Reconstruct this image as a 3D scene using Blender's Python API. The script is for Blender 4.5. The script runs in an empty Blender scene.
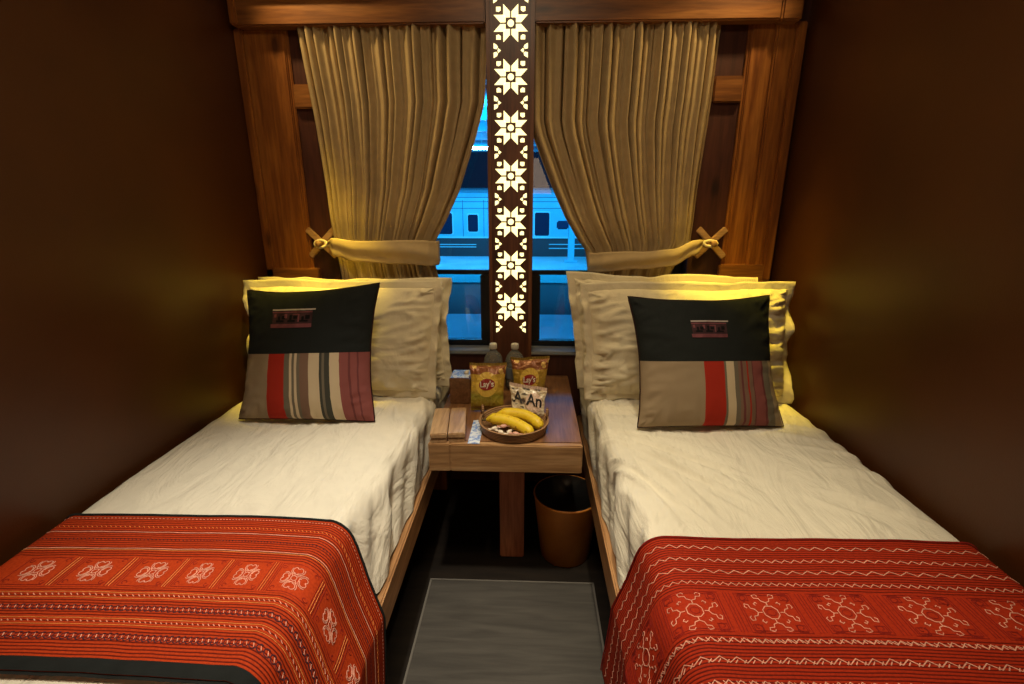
import bpy, bmesh, math, random
from math import sin, cos, pi, radians, exp, sqrt
from mathutils import Vector, Matrix, noise
random.seed(7)
C = bpy.context.scene.collection
V = Vector

# ------------------------------------------------------------------ materials
def mat(name, base=(.5,.5,.5), rough=.6, spec=.5, metal=0, build=None, **kw):
    m = bpy.data.materials.new(name); m.use_nodes = True
    nt = m.node_tree; b = nt.nodes['Principled BSDF']
    b.inputs['Base Color'].default_value = (*base, 1)
    b.inputs['Roughness'].default_value = rough
    b.inputs['Specular IOR Level'].default_value = spec
    b.inputs['Metallic'].default_value = metal
    for k, v in kw.items(): b.inputs[k.replace('_', ' ')].default_value = v
    if build: build(nt, b)
    return m
def N(nt, t, **kw):
    n = nt.nodes.new(t)
    for k, v in kw.items():
        if k in n.inputs: n.inputs[k].default_value = v
        else: setattr(n, k, v)
    return n
def L(nt, a, b): nt.links.new(a, b)
def ramp(nt, fac, stops, interp='LINEAR'):
    r = N(nt, 'ShaderNodeValToRGB'); cr = r.color_ramp; cr.interpolation = interp
    while len(cr.elements) < len(stops): cr.elements.new(.5)
    for e, (p, c) in zip(cr.elements, stops): e.position = p; e.color = (*c, 1)
    L(nt, fac, r.inputs['Fac']); return r.outputs['Color']
def bump(nt, b, h, strength=.3, dist=.002):
    n = N(nt, 'ShaderNodeBump'); n.inputs['Strength'].default_value = strength; n.inputs['Distance'].default_value = dist
    L(nt, h, n.inputs['Height']); L(nt, n.outputs['Normal'], b.inputs['Normal'])
def coords(nt, kind='Object', scale=(1,1,1)):
    t = N(nt, 'ShaderNodeTexCoord'); m = N(nt, 'ShaderNodeMapping'); m.inputs['Scale'].default_value = scale
    L(nt, t.outputs[kind], m.inputs['Vector']); return m.outputs['Vector']

def wood(name, c1, c2, c3, axis='Z', rough=.45, freq=1.0):
    def bld(nt, b):
        s = {'X': (1.2, 14, 14), 'Y': (14, 1.2, 14), 'Z': (14, 14, 1.2)}[axis]
        s = tuple(q*freq for q in s)
        v = coords(nt, 'Object', s)
        n = N(nt, 'ShaderNodeTexNoise', Scale=1.6, Detail=5.0, Distortion=1.2); L(nt, v, n.inputs['Vector'])
        n2 = N(nt, 'ShaderNodeTexNoise', Scale=9.0, Detail=3.0); L(nt, v, n2.inputs['Vector'])
        col = ramp(nt, n.outputs['Fac'], [(.3, c1), (.5, c2), (.7, c3)])
        fine = ramp(nt, n2.outputs['Fac'], [(.35, (.55,.5,.45)), (.6, (1,1,1))])
        mx = N(nt, 'ShaderNodeMixRGB', blend_type='MULTIPLY'); mx.inputs['Fac'].default_value = .6
        L(nt, col, mx.inputs['Color1']); L(nt, fine, mx.inputs['Color2'])
        # knots
        k = {'X': (1.3, 3.4, 3.4), 'Y': (3.4, 1.3, 3.4), 'Z': (3.4, 3.4, 1.3)}[axis]
        kv = coords(nt, 'Object', tuple(q*2.2 for q in k))
        vo = N(nt, 'ShaderNodeTexVoronoi', Scale=1.0, Randomness=1.0); L(nt, kv, vo.inputs['Vector'])
        kc = ramp(nt, vo.outputs['Distance'], [(.05, (.22,.14,.1)), (.14, (1,1,1))])
        m2 = N(nt, 'ShaderNodeMixRGB', blend_type='MULTIPLY'); m2.inputs['Fac'].default_value = .85
        L(nt, mx.outputs['Color'], m2.inputs['Color1']); L(nt, kc, m2.inputs['Color2'])
        L(nt, m2.outputs['Color'], b.inputs['Base Color'])
        bump(nt, b, n2.outputs['Fac'], .25, .001)
    return mat(name, rough=rough, build=bld)

M = {}
M['pine_v'] = wood('pine_v', (.19,.055,.008), (.31,.100,.016), (.44,.165,.030), 'Z', .42)
M['pine_h'] = wood('pine_h', (.16,.054,.010), (.27,.095,.020), (.38,.150,.034), 'X', .42)
M['pine_y'] = wood('pine_y', (.25,.115,.040), (.38,.19,.075), (.48,.26,.11), 'Y', .5)
M['table_h'] = wood('table_h', (.28,.150,.065), (.40,.225,.10), (.50,.31,.155), 'X', .4)
M['table_y'] = wood('table_y', (.16,.070,.026), (.23,.105,.042), (.30,.145,.062), 'Y', .38)
M['leg_red'] = wood('leg_red', (.30,.085,.040), (.42,.14,.062), (.52,.20,.095), 'Z', .4)
M['boxwood'] = wood('boxwood', (.34,.20,.10), (.45,.28,.145), (.53,.35,.19), 'Y', .42)
M['cross'] = wood('cross', (.38,.2,.10), (.46,.26,.13), (.55,.33,.18), 'X', .55)
M['panel'] = wood('panel', (.055,.014,.007), (.075,.020,.010), (.10,.028,.013), 'Z', .5)
M['column'] = wood('column', (.085,.026,.012), (.11,.035,.016), (.15,.05,.022), 'Z', .4)
M['column_edge'] = wood('column_edge', (.14,.048,.018), (.19,.068,.026), (.25,.10,.04), 'Z', .4)

def wallbld(nt, b):
    v = coords(nt, 'Object', (1,1,1))
    n = N(nt, 'ShaderNodeTexNoise', Scale=2.5, Detail=6.0); L(nt, v, n.inputs['Vector'])
    L(nt, ramp(nt, n.outputs['Fac'], [(.3, (.056,.0165,.0035)), (.7, (.086,.0265,.005))]), b.inputs['Base Color'])
    n2 = N(nt, 'ShaderNodeTexNoise', Scale=260.0, Detail=2.0); L(nt, v, n2.inputs['Vector'])
    bump(nt, b, n2.outputs['Fac'], .25, .001)
M['wall'] = mat('wall', rough=.42, spec=.4, build=wallbld)
def floorbld(nt, b):
    v = coords(nt, 'Object', (6, 40, 1))
    n = N(nt, 'ShaderNodeTexNoise', Scale=1.0, Detail=4.0); L(nt, v, n.inputs['Vector'])
    L(nt, ramp(nt, n.outputs['Fac'], [(.3, (.006,.004,.003)), (.7, (.014,.009,.006))]), b.inputs['Base Color'])
M['floor'] = mat('floor', rough=.75, spec=.2, build=floorbld)
def matbld(nt, b):
    v = coords(nt, 'Object', (5, 45, 1))
    n = N(nt, 'ShaderNodeTexNoise', Scale=1.0, Detail=5.0, Distortion=.6); L(nt, v, n.inputs['Vector'])
    L(nt, ramp(nt, n.outputs['Fac'], [(.3, (.034,.030,.027)), (.7, (.062,.056,.050))]), b.inputs['Base Color'])
    n2 = N(nt, 'ShaderNodeTexNoise', Scale=9.0, Detail=2.0); L(nt, v, n2.inputs['Vector']); bump(nt, b, n2.outputs['Fac'], .4, .002)
M['mat'] = mat('mat', rough=.8, build=matbld)
M['mat_edge'] = mat('mat_edge', (.12,.11,.10), .7)

def fabric(name, col, var=.12, rough=.9, scale=900, bstr=.25, big=None, sheen=0, wr=None):
    def bld(nt, b):
        v = coords(nt, 'Object')
        n = N(nt, 'ShaderNodeTexNoise', Scale=30.0, Detail=4.0); L(nt, v, n.inputs['Vector'])
        c1 = tuple(c*(1-var) for c in col); c2 = tuple(min(1, c*(1+var)) for c in col)
        L(nt, ramp(nt, n.outputs['Fac'], [(.3, c1), (.7, c2)]), b.inputs['Base Color'])
        n2 = N(nt, 'ShaderNodeTexNoise', Scale=float(scale), Detail=1.0); L(nt, v, n2.inputs['Vector'])
        h = n2.outputs['Fac']
        if wr:
            n3 = N(nt, 'ShaderNodeTexNoise', Scale=wr[0], Detail=4.0, Distortion=1.5)
            L(nt, coords(nt, 'Object', wr[2]), n3.inputs['Vector'])
            ml = N(nt, 'ShaderNodeMath', operation='MULTIPLY_ADD'); ml.inputs[1].default_value = wr[1]
            L(nt, n3.outputs['Fac'], ml.inputs[0]); L(nt, h, ml.inputs[2]); h = ml.outputs[0]
        bump(nt, b, h, bstr, .001)
    return mat(name, rough=rough, spec=.2, build=bld)
M['sheet'] = fabric('sheet', (.76,.71,.60), .03, wr=(7., 34., (1.6,.5,1)), bstr=.6, rough=.75)
M['pillow'] = fabric('pillow', (.74,.66,.48), .03, wr=(6., 22., (1,1,1)), bstr=.55, rough=.75)
M['curtain'] = fabric('curtain', (.46,.33,.165), .08, scale=700)
M['tie'] = fabric('tie', (.50,.37,.20), .06, scale=700)
M['loop'] = fabric('loop', (.72,.62,.45), .05)
M['border'] = fabric('border', (.012,.014,.014), .2)

# red hill-tribe runner cloth: corded stripes that follow the UV's v (metres)
def runnerbld(hi, lo, v0, v1):
    def bld(nt, b):
        t = N(nt, 'ShaderNodeTexCoord'); s = N(nt, 'ShaderNodeSeparateXYZ'); L(nt, t.outputs['UV'], s.inputs[0])
        m = N(nt, 'ShaderNodeMath', operation='MULTIPLY'); m.inputs[1].default_value = 2*pi/.0060; L(nt, s.outputs['Y'], m.inputs[0])
        n = N(nt, 'ShaderNodeTexNoise', Scale=25.0, Detail=2.0); L(nt, t.outputs['UV'], n.inputs['Vector'])
        ma = N(nt, 'ShaderNodeMath', operation='MULTIPLY_ADD'); ma.inputs[1].default_value = 1.6; L(nt, n.outputs['Fac'], ma.inputs[0]); L(nt, m.outputs[0], ma.inputs[2])
        si = N(nt, 'ShaderNodeMath', operation='SINE'); L(nt, ma.outputs[0], si.inputs[0])
        mr = N(nt, 'ShaderNodeMapRange'); mr.inputs[1].default_value = -1; mr.inputs[2].default_value = 1; L(nt, si.outputs[0], mr.inputs[0])
        # no cords inside the medallion row
        g1 = N(nt, 'ShaderNodeMath', operation='GREATER_THAN'); g1.inputs[1].default_value = v0; L(nt, s.outputs['Y'], g1.inputs[0])
        g2 = N(nt, 'ShaderNodeMath', operation='LESS_THAN'); g2.inputs[1].default_value = v1; L(nt, s.outputs['Y'], g2.inputs[0])
        g = N(nt, 'ShaderNodeMath', operation='MULTIPLY'); L(nt, g1.outputs[0], g.inputs[0]); L(nt, g2.outputs[0], g.inputs[1])
        mx = N(nt, 'ShaderNodeMixRGB'); L(nt, g.outputs[0], mx.inputs['Fac']); L(nt, mr.outputs[0], mx.inputs['Color1']); mx.inputs['Color2'].default_value = (.75,.75,.75,1)
        col = ramp(nt, mx.outputs[0], [(.08, lo), (.5, hi)])
        n2 = N(nt, 'ShaderNodeTexNoise', Scale=220.0, Detail=2.0); L(nt, t.outputs['UV'], n2.inputs['Vector'])
        sp = ramp(nt, n2.outputs['Fac'], [(.3, (.72,.6,.55)), (.6, (1,1,1))])
        mm = N(nt, 'ShaderNodeMixRGB', blend_type='MULTIPLY'); mm.inputs['Fac'].default_value = .8
        L(nt, col, mm.inputs['Color1']); L(nt, sp, mm.inputs['Color2']); L(nt, mm.outputs[0], b.inputs['Base Color'])
        bump(nt, b, mx.outputs[0], .5, .002)
    return bld
M['runner_l'] = mat('runner_l', rough=.8, spec=.15, build=runnerbld((.50,.050,.008), (.12,.007,.003), .128, .202))
M['runner_r'] = mat('runner_r', rough=.8, spec=.15, build=runnerbld((.42,.030,.007), (.11,.006,.003), .140, .228))
M['thread'] = fabric('thread', (.74,.36,.27), .15, scale=400)
M['thread_dark'] = fabric('thread_dark', (.22,.012,.008), .2)
M['thread_orange'] = fabric('thread_orange', (.85,.30,.08), .15)
M['thread_black'] = fabric('thread_black', (.06,.02,.03), .2)

# striped cushions
def cushbld(stops):
    def bld(nt, b):
        t = N(nt, 'ShaderNodeTexCoord'); s = N(nt, 'ShaderNodeSeparateXYZ'); L(nt, t.outputs['UV'], s.inputs[0])
        n = N(nt, 'ShaderNodeTexNoise', Scale=5.0); L(nt, t.outputs['UV'], n.inputs['Vector'])
        st = ramp(nt, s.outputs['X'], stops, 'CONSTANT')
        n1 = N(nt, 'ShaderNodeTexNoise', Scale=160.0, Detail=3.0); L(nt, t.outputs['UV'], n1.inputs['Vector'])
        dk = ramp(nt, n1.outputs['Fac'], [(.3, (.009,.011,.011)), (.7, (.021,.024,.023))])
        g = N(nt, 'ShaderNodeMath', operation='GREATER_THAN'); g.inputs[1].default_value = .505; L(nt, s.outputs['Y'], g.inputs[0])
        mx = N(nt, 'ShaderNodeMixRGB'); L(nt, g.outputs[0], mx.inputs['Fac']); L(nt, st, mx.inputs['Color1']); L(nt, dk, mx.inputs['Color2'])
        L(nt, mx.outputs[0], b.inputs['Base Color'])
        n2 = N(nt, 'ShaderNodeTexNoise', Scale=350.0, Detail=2.0); L(nt, t.outputs['UV'], n2.inputs['Vector'])
        bump(nt, b, n2.outputs['Fac'], .5, .001)
    return bld
TAN=(.30,.225,.145); RED=(.36,.026,.014); CRM=(.58,.47,.32); GRY=(.16,.135,.10); MAR=(.15,.045,.045); BRN=(.20,.12,.085); ROS=(.24,.075,.07); DKG=(.055,.055,.045)
M['cush_l'] = mat('cush_l', rough=.9, spec=.15, build=cushbld([(0,TAN),(.235,RED),(.375,GRY),(.415,CRM),(.435,GRY),(.455,CRM),(.475,GRY),(.50,BRN),(.565,CRM),(.645,DKG),(.665,GRY),(.685,DKG),(.725,CRM),(.80,ROS),(.865,MAR),(.88,ROS),(.925,MAR),(.935,ROS)]))
M['cush_r'] = mat('cush_r', rough=.9, spec=.15, build=cushbld([(0,TAN),(.43,RED),(.575,GRY),(.59,CRM),(.65,GRY),(.68,BRN),(.70,MAR),(.715,BRN),(.75,RED),(.76,BRN),(.79,MAR),(.80,ROS),(.87,MAR),(.885,GRY),(.94,TAN),(.985,CRM)]))
M['piping'] = fabric('piping', (.03,.008,.008), .2)
M['patch'] = fabric('patch', (.050,.022,.026), .4, scale=500)
M['patch_rose'] = fabric('patch_rose', (.17,.055,.065), .3, scale=500)
M['patch_black'] = fabric('patch_black', (.006,.005,.006), .1)
M['patch_line'] = mat('patch_line', (.42,.36,.34), .8)

def emis(name, col, st):
    m = bpy.data.materials.new(name); m.use_nodes = True; nt = m.node_tree
    b = nt.nodes['Principled BSDF']; b.inputs['Base Color'].default_value = (*col, 1); b.inputs['Emission Color'].default_value = (*col, 1); b.inputs['Emission Strength'].default_value = st
    return m
M['motif'] = emis('motif', (1.0,.90,.42), 1.75)
M['platform_lamp'] = emis('platform_lamp', (.55,.9,1.0), 60)
M['black_rubber'] = mat('black_rubber', (.008,.009,.009), .35)
M['alu'] = mat('alu', (.30,.31,.30), .75)
M['brass'] = mat('brass', (.4,.28,.12), .4, metal=.8)
def glassmat(name, tint=(.9,.95,1), ior=1.45):
    m = bpy.data.materials.new(name); m.use_nodes = True; nt = m.node_tree; nt.nodes.clear()
    o = N(nt, 'ShaderNodeOutputMaterial'); tr = N(nt, 'ShaderNodeBsdfTransparent'); gl = N(nt, 'ShaderNodeBsdfGlossy'); fr = N(nt, 'ShaderNodeFresnel'); mx = N(nt, 'ShaderNodeMixShader')
    tr.inputs[0].default_value = (*tint, 1); gl.inputs['Roughness'].default_value = .02; fr.inputs[0].default_value = ior
    L(nt, fr.outputs[0], mx.inputs[0]); L(nt, tr.outputs[0], mx.inputs[1]); L(nt, gl.outputs[0], mx.inputs[2]); L(nt, mx.outputs[0], o.inputs[0])
    return m
M['glass'] = glassmat('glass'); M['pet'] = glassmat('pet', (.92,.95,.95), 1.5)
M['water'] = glassmat('water', (.90,.94,.94), 1.33)
_n = M['pet'].node_tree; _o = _n.nodes['Material Output']; _m = N(_n, 'ShaderNodeMixShader'); _d = N(_n, 'ShaderNodeBsdfDiffuse'); _d.inputs[0].default_value = (.55,.52,.45,1)
_m.inputs[0].default_value = .22; _n.links.new(_o.inputs[0].links[0].from_socket, _m.inputs[1]); _n.links.new(_d.outputs[0], _m.inputs[2]); _n.links.new(_m.outputs[0], _o.inputs[0])
M['cap'] = mat('cap', (.62,.58,.50), .45)
M['bottle_label'] = mat('bottle_label', (.14,.17,.22), .5)
# crisp bag foil
def foilbld(kind):
    def bld(nt, b):
        t = N(nt, 'ShaderNodeTexCoord'); s = N(nt, 'ShaderNodeSeparateXYZ'); L(nt, t.outputs['UV'], s.inputs[0])
        if kind == 1:
            c = ramp(nt, s.outputs['Y'], [(0,(.28,.18,.02)),(.12,(.42,.30,.03)),(.3,(.36,.33,.04)),(.42,(.62,.40,.05)),(.8,(.66,.42,.06)),(.93,(.30,.10,.03)),(1,(.16,.05,.03))])
        else:
            c = ramp(nt, s.outputs['Y'], [(0,(.24,.15,.02)),(.5,(.45,.28,.03)),(.85,(.55,.34,.05)),(.95,(.26,.09,.03)),(1,(.14,.05,.03))])
        # potato crisps printed near the top
        mp = N(nt, 'ShaderNodeMapping'); mp.inputs['Scale'].default_value = (5,6,1); L(nt, t.outputs['UV'], mp.inputs['Vector'])
        vo = N(nt, 'ShaderNodeTexVoronoi', Scale=1.0); L(nt, mp.outputs[0], vo.inputs['Vector'])
        cr = ramp(nt, vo.outputs['Distance'], [(.32,(.72,.47,.13)),(.36,(.30,.09,.03)),(.5,(.30,.10,.03))])
        g = N(nt, 'ShaderNodeMath', operation='GREATER_THAN'); g.inputs[1].default_value = .80 if kind == 1 else .74; L(nt, s.outputs['Y'], g.inputs[0])
        mx = N(nt, 'ShaderNodeMixRGB'); L(nt, g.outputs[0], mx.inputs['Fac']); L(nt, c, mx.inputs['Color1']); L(nt, cr, mx.inputs['Color2'])
        L(nt, mx.outputs[0], b.inputs['Base Color'])
        n = N(nt, 'ShaderNodeTexNoise', Scale=7.0, Detail=3.0, Distortion=.8); L(nt, t.outputs['UV'], n.inputs['Vector']); bump(nt, b, n.outputs['Fac'], .6, .006)
    return bld
M['foil1'] = mat('foil1', rough=.3, spec=.7, metal=.2, build=foilbld(1))
M['foil2'] = mat('foil2', rough=.3, spec=.7, metal=.2, build=foilbld(2))
M['logo_yellow'] = mat('logo_yellow', (.75,.50,.08), .35)
M['logo_red'] = mat('logo_red', (.30,.02,.015), .35)
M['logo_white'] = mat('logo_white', (.80,.72,.62), .4)
def packbld(nt, b):
    t = N(nt, 'ShaderNodeTexCoord'); s = N(nt, 'ShaderNodeSeparateXYZ'); L(nt, t.outputs['UV'], s.inputs[0])
    n = N(nt, 'ShaderNodeTexNoise', Scale=3.2, Detail=2.0); L(nt, t.outputs['UV'], n.inputs['Vector'])
    L(nt, ramp(nt, n.outputs['Fac'], [(.35,(.05,.03,.025)),(.42,(.45,.33,.2)),(.55,(.75,.66,.5)),(.62,(.05,.035,.03))]), b.inputs['Base Color'])
    bump(nt, b, n.outputs['Fac'], .5, .004)
M['pack'] = mat('pack', rough=.25, spec=.7, build=packbld)
M['pack_disc'] = mat('pack_disc', (.70,.52,.42), .4)
M['ink'] = mat('ink', (.012,.010,.010), .4)
def bananabld(nt, b):
    v = coords(nt, 'Object'); n = N(nt, 'ShaderNodeTexNoise', Scale=60.0, Detail=4.0); L(nt, v, n.inputs['Vector'])
    L(nt, ramp(nt, n.outputs['Fac'], [(.30,(.25,.15,.02)),(.38,(.74,.50,.02)),(.7,(.80,.60,.03))]), b.inputs['Base Color'])
M['banana'] = mat('banana', rough=.45, build=bananabld)
M['banana_tip'] = mat('banana_tip', (.10,.07,.02), .7)
def wickerbld(nt, b):
    v = coords(nt, 'Object'); w = N(nt, 'ShaderNodeTexWave', Scale=55.0, Distortion=1.0, bands_direction='Z'); L(nt, v, w.inputs['Vector'])
    L(nt, ramp(nt, w.outputs['Fac'], [(0,(.17,.085,.035)),(1,(.40,.22,.10))]), b.inputs['Base Color']); bump(nt, b, w.outputs['Fac'], .8, .002)
M['wicker'] = mat('wicker', rough=.6, build=wickerbld)
def binbld(nt, b):
    v = coords(nt, 'Object'); n = N(nt, 'ShaderNodeTexNoise', Scale=12.0, Detail=3.0); L(nt, v, n.inputs['Vector'])
    L(nt, ramp(nt, n.outputs['Fac'], [(.3,(.50,.16,.02)),(.7,(.64,.25,.035))]), b.inputs['Base Color'])
M['bin'] = mat('bin', rough=.42, build=binbld)
M['liner'] = mat('liner', (.012,.012,.013), .35)
M['bin_red'] = mat('bin_red', (.45,.03,.025), .5)
def tissuebld(nt, b):
    v = coords(nt, 'Object'); n = N(nt, 'ShaderNodeTexNoise', Scale=38.0, Detail=2.0); L(nt, v, n.inputs['Vector'])
    L(nt, ramp(nt, n.outputs['Fac'], [(.44,(.65,.70,.80)),(.52,(.12,.24,.62)),(.62,(.60,.68,.80))]), b.inputs['Base Color'])
M['print_blue'] = mat('print_blue', rough=.5, build=tissuebld)
M['candy_w'] = mat('candy_w', (.75,.66,.55), .35); M['candy_p'] = mat('candy_p', (.62,.34,.27), .35)
# outside
def carbld(nt, b):
    v = coords(nt, 'Object'); n = N(nt, 'ShaderNodeTexNoise', Scale=1.0, Detail=3.0); L(nt, v, n.inputs['Vector'])
    L(nt, ramp(nt, n.outputs['Fac'], [(.3,(.28,.60,.74)),(.7,(.34,.68,.80))]), b.inputs['Base Color'])
M['car'] = mat('car', rough=.45, build=carbld)
M['car_dark'] = mat('car_dark', (.14,.045,.05), .6)
M['car_glass'] = mat('car_glass', (.015,.02,.05), .6, .1)
M['car_line'] = mat('car_line', (.85,.85,.9), .5)
M['car_seam'] = mat('car_seam', (.10,.16,.25), .5)
def concbld(nt, b):
    v = coords(nt, 'Object'); n = N(nt, 'ShaderNodeTexNoise', Scale=.8, Detail=5.0); L(nt, v, n.inputs['Vector'])
    L(nt, ramp(nt, n.outputs['Fac'], [(.3,(.28,.34,.38)),(.7,(.42,.48,.52))]), b.inputs['Base Color'])
M['concrete'] = mat('concrete', rough=.7, build=concbld)
M['ballast'] = mat('ballast', (.02,.02,.025), .9)
M['canopy'] = mat('canopy', (.10,.16,.22), .6)
M['steel_blue'] = mat('steel_blue', (.30,.42,.52), .5)

# ------------------------------------------------------------------ mesh helpers
def link(name, me, parent=None, m=None, smooth=False):
    o = bpy.data.objects.new(name, me); C.objects.link(o)
    if m: me.materials.append(M[m] if isinstance(m, str) else m)
    if parent: 
        o.parent = parent; o.matrix_parent_inverse = Matrix.Translation(-parent.location)
    if smooth:
        for p in me.polygons: p.use_smooth = True
    return o
def mesh(name, vs, fs, parent=None, m=None, smooth=False, uv=None):
    me = bpy.data.meshes.new(name); me.from_pydata([tuple(v) for v in vs], [], fs)
    if uv:
        l = me.uv_layers.new(name='UVMap')
        for p in me.polygons:
            for li in p.loop_indices: l.data[li].uv = uv[me.loops[li].vertex_index]
    me.update(); return link(name, me, parent, m, smooth)
def bmobj(name, bm, parent=None, m=None, smooth=False):
    me = bpy.data.meshes.new(name); bm.normal_update(); bm.to_mesh(me); bm.free(); return link(name, me, parent, m, smooth)
def box_bm(bm, x0, x1, y0, y1, z0, z1, bev=0, rot=None):
    r = bmesh.ops.create_cube(bm, size=1.0); vs = r['verts']
    for v in vs: v.co = V(((x0+x1)/2 + v.co.x*(x1-x0), (y0+y1)/2 + v.co.y*(y1-y0), (z0+z1)/2 + v.co.z*(z1-z0)))
    if bev:
        es = list({e for v in vs for e in v.link_edges})
        bmesh.ops.bevel(bm, geom=es, offset=bev, segments=2, affect='EDGES')
def box(name, x0, x1, y0, y1, z0, z1, m, parent=None, bev=.003):
    bm = bmesh.new(); box_bm(bm, x0, x1, y0, y1, z0, z1, bev); return bmobj(name, bm, parent, m)
def empty(name, loc, label=None, cat=None, group=None, kind=None):
    o = bpy.data.objects.new(name, None); C.objects.link(o); o.location = loc; o.empty_display_size = .05
    return tag(o, label, cat, group, kind)
def tag(o, label=None, cat=None, group=None, kind=None):
    if label: o['label'] = label
    if cat: o['category'] = cat
    if group: o['group'] = group
    if kind: o['kind'] = kind
    return o
def S(o, label=None): o['kind'] = 'structure'; o['label'] = label or o.name; return o
def lathe(name, prof, cx, cy, z0, m, parent=None, seg=40, smooth=True):
    vs, fs = [], []
    for r, z in prof:
        for k in range(seg): a = 2*pi*k/seg; vs.append((cx+r*cos(a), cy+r*sin(a), z0+z))
    n = len(prof)
    for i in range(n-1):
        for k in range(seg): k2 = (k+1) % seg; fs.append((i*seg+k, i*seg+k2, (i+1)*seg+k2, (i+1)*seg+k))
    if prof[0][0] > 1e-5: fs.append(tuple(range(seg-1, -1, -1)))
    if prof[-1][0] > 1e-5: fs.append(tuple((n-1)*seg+k for k in range(seg)))
    return mesh(name, vs, fs, parent, m, smooth)
def tube(name, pts, rad, m, parent=None, seg=10, closed=False):
    vs, fs = [], []; n = len(pts); pts = [V(p) for p in pts]
    rr = rad if isinstance(rad, (list, tuple)) else [rad]*n
    for i, p in enumerate(pts):
        a = pts[(i-1) % n] if (closed or i > 0) else p; c = pts[(i+1) % n] if (closed or i < n-1) else p
        t = (c-a).normalized(); u = t.cross(V((0,0,1)))
        if u.length < .05: u = t.cross(V((0,1,0)))
        u.normalize(); w = t.cross(u).normalized()
        for k in range(seg): q = 2*pi*k/seg; vs.append(p + (u*cos(q)+w*sin(q))*rr[i])
    for i in range(n if closed else n-1):
        j = (i+1) % n
        for k in range(seg): k2 = (k+1) % seg; fs.append((i*seg+k, i*seg+k2, j*seg+k2, j*seg+k))
    if not closed: fs.append(tuple(range(seg-1,-1,-1))); fs.append(tuple((n-1)*seg+k for k in range(seg)))
    return mesh(name, vs, fs, parent, m, True)
def grid(name, fn, us, vs_, m, parent=None, smooth=True, uv=True, thick=0):
    P, U = [], []
    for v in vs_:
        for u in us: P.append(fn(u, v)); U.append((u, v))
    nu = len(us); fs = []
    for j in range(len(vs_)-1):
        for i in range(nu-1): fs.append((j*nu+i, j*nu+i+1, (j+1)*nu+i+1, (j+1)*nu+i))
    o = mesh(name, P, fs, parent, m, smooth, U)
    if thick:
        md = o.modifiers.new('solid', 'SOLIDIFY'); md.thickness = thick; md.offset = 0
    return o
def lin(a, b, n): return [a+(b-a)*i/(n-1) for i in range(n)]
def nz(*p): return noise.noise(V(p))

# ------------------------------------------------------------------ room shell
WL, WR, YB, YF, ZC = -.985, .965, 1.885, -.42, 2.28
S(box('floor', WL-.05, WR+.05, YF-.05, YB+.1, -.05, 0, 'floor', bev=0), 'dark wooden cabin floor')
S(box('ceiling', WL-.05, WR+.05, YF-.05, YB+.1, ZC, ZC+.05, 'wall', bev=0), 'dark brown cabin ceiling')
S(box('wall_left', WL-.05, WL, YF-.05, YB+.1, 0, ZC, 'wall', bev=0), 'varnished dark brown wall beside the left bed')
S(box('wall_right', WR, WR+.05, YF-.05, YB+.1, 0, ZC, 'wall', bev=0), 'varnished dark brown wall beside the right bed')
S(box('wall_front', WL, WR, YF-.05, YF, 0, ZC, 'wall', bev=0), 'brown cabin wall at the foot of the beds')
# window wall with one wide opening
OX0, OX1, OZ0, OZ1 = -.70, .645, .60, 1.80
bm = bmesh.new()
box_bm(bm, WL, OX0, YB, YB+.1, 0, ZC); box_bm(bm, OX1, WR, YB, YB+.1, 0, ZC)
box_bm(bm, OX0, OX1, YB, YB+.1, 0, OZ0); box_bm(bm, OX0, OX1, YB, YB+.1, OZ1, ZC)
S(bmobj('wall_back', bm, None, 'panel'), 'dark red-brown panelled wall around the window')

# window: upper pane, lower sashes in black rubber
win = empty('window_1', (-.02, 1.98, .6), 'wide cabin window behind the curtains', kind='structure')
bm = bmesh.new()
for a in ((OX0, OX1, 1.955, 2.0, OZ1-.03, OZ1), (OX0, OX0+.03, 1.955, 2.0, OZ0, OZ1), (OX1-.03, OX1, 1.955, 2.0, OZ0, OZ1), (-.085, .035, 1.955, 2.0, .935, OZ1-.03)): box_bm(bm, *a, .003)
bmobj('window_frame', bm, win, 'black_rubber')
bm = bmesh.new()
box_bm(bm, OX0+.03, OX1-.03, 1.955, 1.995, .603, .625, .004); box_bm(bm, OX0+.03, -.36, 1.955, 1.995, .625, .90, .003); box_bm(bm, .40, OX1-.03, 1.955, 1.995, .625, .90, .003)
box_bm(bm, -.156, .088, 1.955, 1.995, .625, .90, .004)
box_bm(bm, OX0+.03, OX1-.03, 1.962, 1.99, .90, .918, .003)
bmobj('sash', bm, win, 'black_rubber')
box('pane', OX0+.03, -.085, 1.974, 1.978, .918, OZ1-.03, 'glass', win, 0)
box('pane', .035, OX1-.03, 1.974, 1.978, .918, OZ1-.03, 'glass', win, 0)
box('pane', -.36, -.156, 1.974, 1.978, .625, .90, 'glass', win, 0)
box('pane', .088, .40, 1.974, 1.978, .625, .90, 'glass', win, 0)
box('sill', OX0, OX1, 1.87, 1.955, .588, .603, 'alu', win, .004)

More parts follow.
